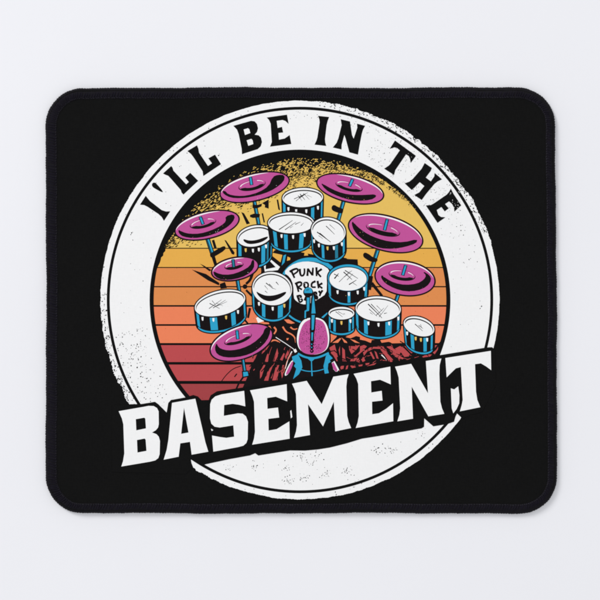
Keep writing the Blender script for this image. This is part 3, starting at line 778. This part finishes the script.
kit.poly(smooth_closed([(313, 294), (318, 295.6), (318.4, 299), (316, 300), (314, 298)], 1), 'ink')
for _ in range(70):                                           # ink grit over the kit
    x, y = R.uniform(205, 425), R.uniform(215, 360)
    kit.poly(blot(x, y, R.uniform(.15, .4), R, 5), R.choice(('ink', 'ink', 'gold', 'white')))
kit.build("printed_drum_kit", emblem)

# ---------------------------------------------- lettering on the arc
arc = Ink()
A1 = lambda p: tl(110, 180, 7.5, p); A2 = lambda p: tl(150, 160, 10, p); A3 = lambda p: tl(130, 110, 6, p)
A4 = lambda p: tl(220, 80, 6, p); A5 = lambda p: tl(310, 80, 6, p); A6 = lambda p: tl(380, 130, 6, p)
arc.poly(A1([(225, 185), (268, 118), (282, 136), (300, 158), (388, 226), (420, 236), (452, 235), (405, 307), (388, 278), (362, 254), (280, 200), (256, 188)]), 'black')
arc.poly(smooth_closed(A2([(18, 252), (24, 230), (48, 224), (70, 242), (132, 316), (122, 324), (60, 292), (28, 272)]), 1), 'black')
arc.poly(A2([(130, 135), (212, 60), (226, 78), (234, 106), (362, 243), (388, 220), (352, 176), (402, 128), (482, 208), (335, 346), (316, 326), (308, 300), (205, 182), (182, 158), (155, 148)]), 'black')
arc.poly(A3([(345, 246), (402, 212), (410, 232), (414, 256), (468, 336), (492, 320), (470, 290), (510, 268), (546, 325), (440, 396), (436, 368), (380, 282), (366, 264)]), 'black')
arc.poly(A4([(80, 275), (186, 245), (208, 248), (222, 264), (228, 290), (222, 312), (208, 328), (232, 332), (246, 346), (252, 372), (244, 398), (226, 415), (132, 445), (130, 412), (112, 325), (102, 298)]), 'black')
arc.poly(A4([(142, 297), (168, 289), (176, 296), (182, 318), (150, 330)]), 'white'); arc.poly(A4([(160, 362), (188, 353), (196, 362), (200, 384), (170, 395)]), 'white')
arc.poly(A4([(280, 225), (402, 208), (412, 264), (392, 246), (375, 240), (340, 245), (346, 288), (372, 281), (379, 315), (351, 318), (354, 358), (388, 351), (418, 330), (428, 384), (300, 400), (311, 372), (304, 262), (294, 240)]), 'black')
arc.poly(A5([(48, 215), (115, 222), (106, 246), (100, 270), (90, 355), (92, 376), (98, 396), (27, 388), (38, 365), (44, 345), (58, 255), (56, 236)]), 'black')
arc.poly(A5([(184, 235), (240, 249), (252, 330), (262, 352), (284, 286), (282, 262), (331, 275), (318, 298), (311, 322), (296, 398), (288, 448), (236, 434), (214, 352), (206, 330), (190, 388), (189, 417), (137, 405), (160, 376), (170, 350), (190, 270)]), 'black')
arc.poly(A6([(90, 63), (216, 155), (184, 198), (180, 172), (172, 156), (156, 146), (92, 240), (84, 270), (25, 232), (52, 214), (62, 204), (119, 122), (102, 108), (86, 104), (58, 113)]), 'black')
arc.poly(A6([(268, 198), (311, 228), (304, 246), (274, 285), (305, 308), (326, 278), (328, 258), (372, 296), (346, 308), (326, 324), (276, 384), (250, 420), (206, 390), (236, 374), (266, 336), (238, 313), (208, 344), (190, 360), (148, 320), (176, 310), (196, 294), (250, 232)]), 'black')
arc.poly(A6([(425, 352), (440, 382), (487, 452), (446, 490), (444, 466), (432, 444), (414, 428), (390, 444), (412, 470), (388, 488), (368, 462), (340, 480), (350, 510), (366, 522), (392, 524), (345, 557), (275, 453), (306, 450), (324, 440), (400, 388), (414, 372)]), 'black')
for _ in range(26):
    x, y = tl(380, 130, 6, [(R.uniform(415, 480), R.uniform(360, 470))])[0]
    arc.poly(blot(x, y, R.uniform(.25, .55), R, 5), 'white')
for _ in range(10):
    x, y = tl(380, 130, 6, [(R.uniform(150, 215), R.uniform(140, 200))])[0]
    arc.poly(blot(x, y, R.uniform(.25, .5), R, 5), R.choice(('white', 'black')))
arc.build("printed_arch_lettering", emblem)

# ---------------------------------------------- the big word across the badge
ttl = Ink()
ttl.poly([(112, 405), (131.7, 404.2), (141.7, 404), (155, 401.8), (158.3, 404.2), (166.7, 412.5), (168.3, 403), (171, 400), (185, 397.5), (193.3, 395), (198, 396.5), (201.5, 400.2), (208.7, 400), (210.7, 395.3), (217, 391.3), (260, 385), (300, 378.2), (340, 371), (391, 362), (441, 355), (487, 347.4), (492, 347.2), (495, 349.6), (496, 385), (482, 412), (470, 415), (462.6, 418.8), (457, 413.4), (455.4, 416.6), (454, 421.7), (446.7, 424.2), (433.3, 426.3), (424.2, 418.3), (424, 426.7), (421.7, 428.3), (380, 435.8), (361.7, 438.7), (346.7, 443.3), (330, 447.5), (318, 449.4), (305, 450.6), (290, 450.4), (280, 452), (258.3, 455.5), (255.2, 453.2), (250, 455.4), (230, 459), (206.7, 464), (202, 465.2), (196, 462.6), (190.8, 459), (191.4, 463), (193, 467), (186, 474), (112, 472)], 'black')
ttl.poly([(450.8, 388.3), (454.2, 389.4), (458.2, 386.3), (459.4, 395), (459.2, 403.3), (456.6, 409), (453.3, 413.3), (451.7, 408.3)], 'white')
U1 = lambda p: tl(110, 370, 6, p); U2 = lambda p: tl(200, 370, 6, p); U3 = lambda p: tl(290, 360, 6, p); U4 = lambda p: tl(380, 340, 6, p); U5 = lambda p: tl(420, 330, 6, p)
ttl.poly(U1([(52, 247), (195, 222), (232, 215), (262, 216), (282, 228), (292, 248), (293, 325), (288, 346), (274, 362), (252, 375), (278, 384), (293, 400), (300, 426), (298, 505), (290, 528), (272, 542), (240, 550), (68, 579), (78, 548), (86, 500), (80, 325), (72, 292)]), 'white')
ttl.poly(U1([(155, 295), (206, 286), (212, 292), (216, 350), (158, 362)]), 'black'); ttl.poly(U1([(162, 420), (208, 411), (214, 418), (219, 485), (165, 495)]), 'black')
ttl.poly(U1([(372, 197), (512, 172), (556, 360), (572, 432), (590, 490), (490, 508), (480, 431), (422, 440), (412, 520), (322, 538), (340, 480), (350, 420), (366, 260)]), 'white')
ttl.poly(U1([(444, 226), (471, 375), (427, 383)]), 'black')
ttl.poly(U2([(265, 125), (272, 218), (232, 208), (195, 203), (145, 210), (143, 275), (228, 260), (256, 262), (276, 278), (288, 310), (286, 415), (278, 438), (260, 454), (230, 462), (80, 490), (72, 393), (120, 402), (158, 407), (205, 400), (200, 332), (118, 345), (88, 340), (68, 322), (60, 290), (61, 205), (70, 178), (92, 158), (130, 146)]), 'white')
ttl.poly(U2([(300, 122), (520, 85), (523, 188), (488, 174), (455, 160), (403, 168), (405, 233), (468, 225), (475, 285), (410, 293), (412, 363), (460, 355), (500, 330), (536, 308), (538, 412), (313, 448), (324, 412), (330, 370), (324, 190), (314, 156)]), 'white')
ttl.poly(U2([(541, 246), (548, 240), (554, 282), (545, 290)]), 'white')
ttl.poly(U2([(66, 352), (80, 360), (70, 366)]), 'white')
ttl.poly(U3([(12, 142), (100, 125), (190, 265), (260, 100), (352, 85), (342, 115), (338, 160), (343, 335), (352, 372), (367, 408), (271, 428), (263, 250), (198, 398), (108, 265), (120, 450), (24, 467), (36, 430), (42, 390), (36, 205), (26, 172)]), 'white')
ttl.poly([(353.6, 373.8), (390.3, 366.6), (390.8, 384.4), (385, 381.8), (380, 379.7), (371, 381.2), (371.3, 392.5), (381.7, 390.8), (382.5, 400.5), (372, 401.7), (372.2, 414.2), (379, 413.2), (386.4, 408.6), (393, 403.2), (393.3, 421.2), (355.7, 428), (357.6, 422.6), (358.8, 416), (358.2, 384), (356.4, 378.6)], 'white')
ttl.poly(U4([(90, 160), (187, 143), (288, 320), (275, 126), (368, 111), (358, 150), (356, 200), (362, 370), (372, 410), (386, 443), (290, 458), (190, 280), (198, 472), (104, 488), (116, 450), (121, 410), (112, 225), (102, 190)]), 'white')
ttl.poly(U5([(152, 168), (425, 125), (427, 241), (396, 218), (365, 200), (330, 205), (336, 370), (344, 420), (362, 463), (239, 488), (250, 450), (256, 420), (245, 222), (215, 230), (188, 256), (160, 284)]), 'white')
ttl.build("printed_title_lettering", emblem)
for o in bpy.data.objects:
    if o.type == 'MESH': o.data.validate()
print("ink films", Ink.n, "levels", Ink.boxes[:Ink.n, 4].max())
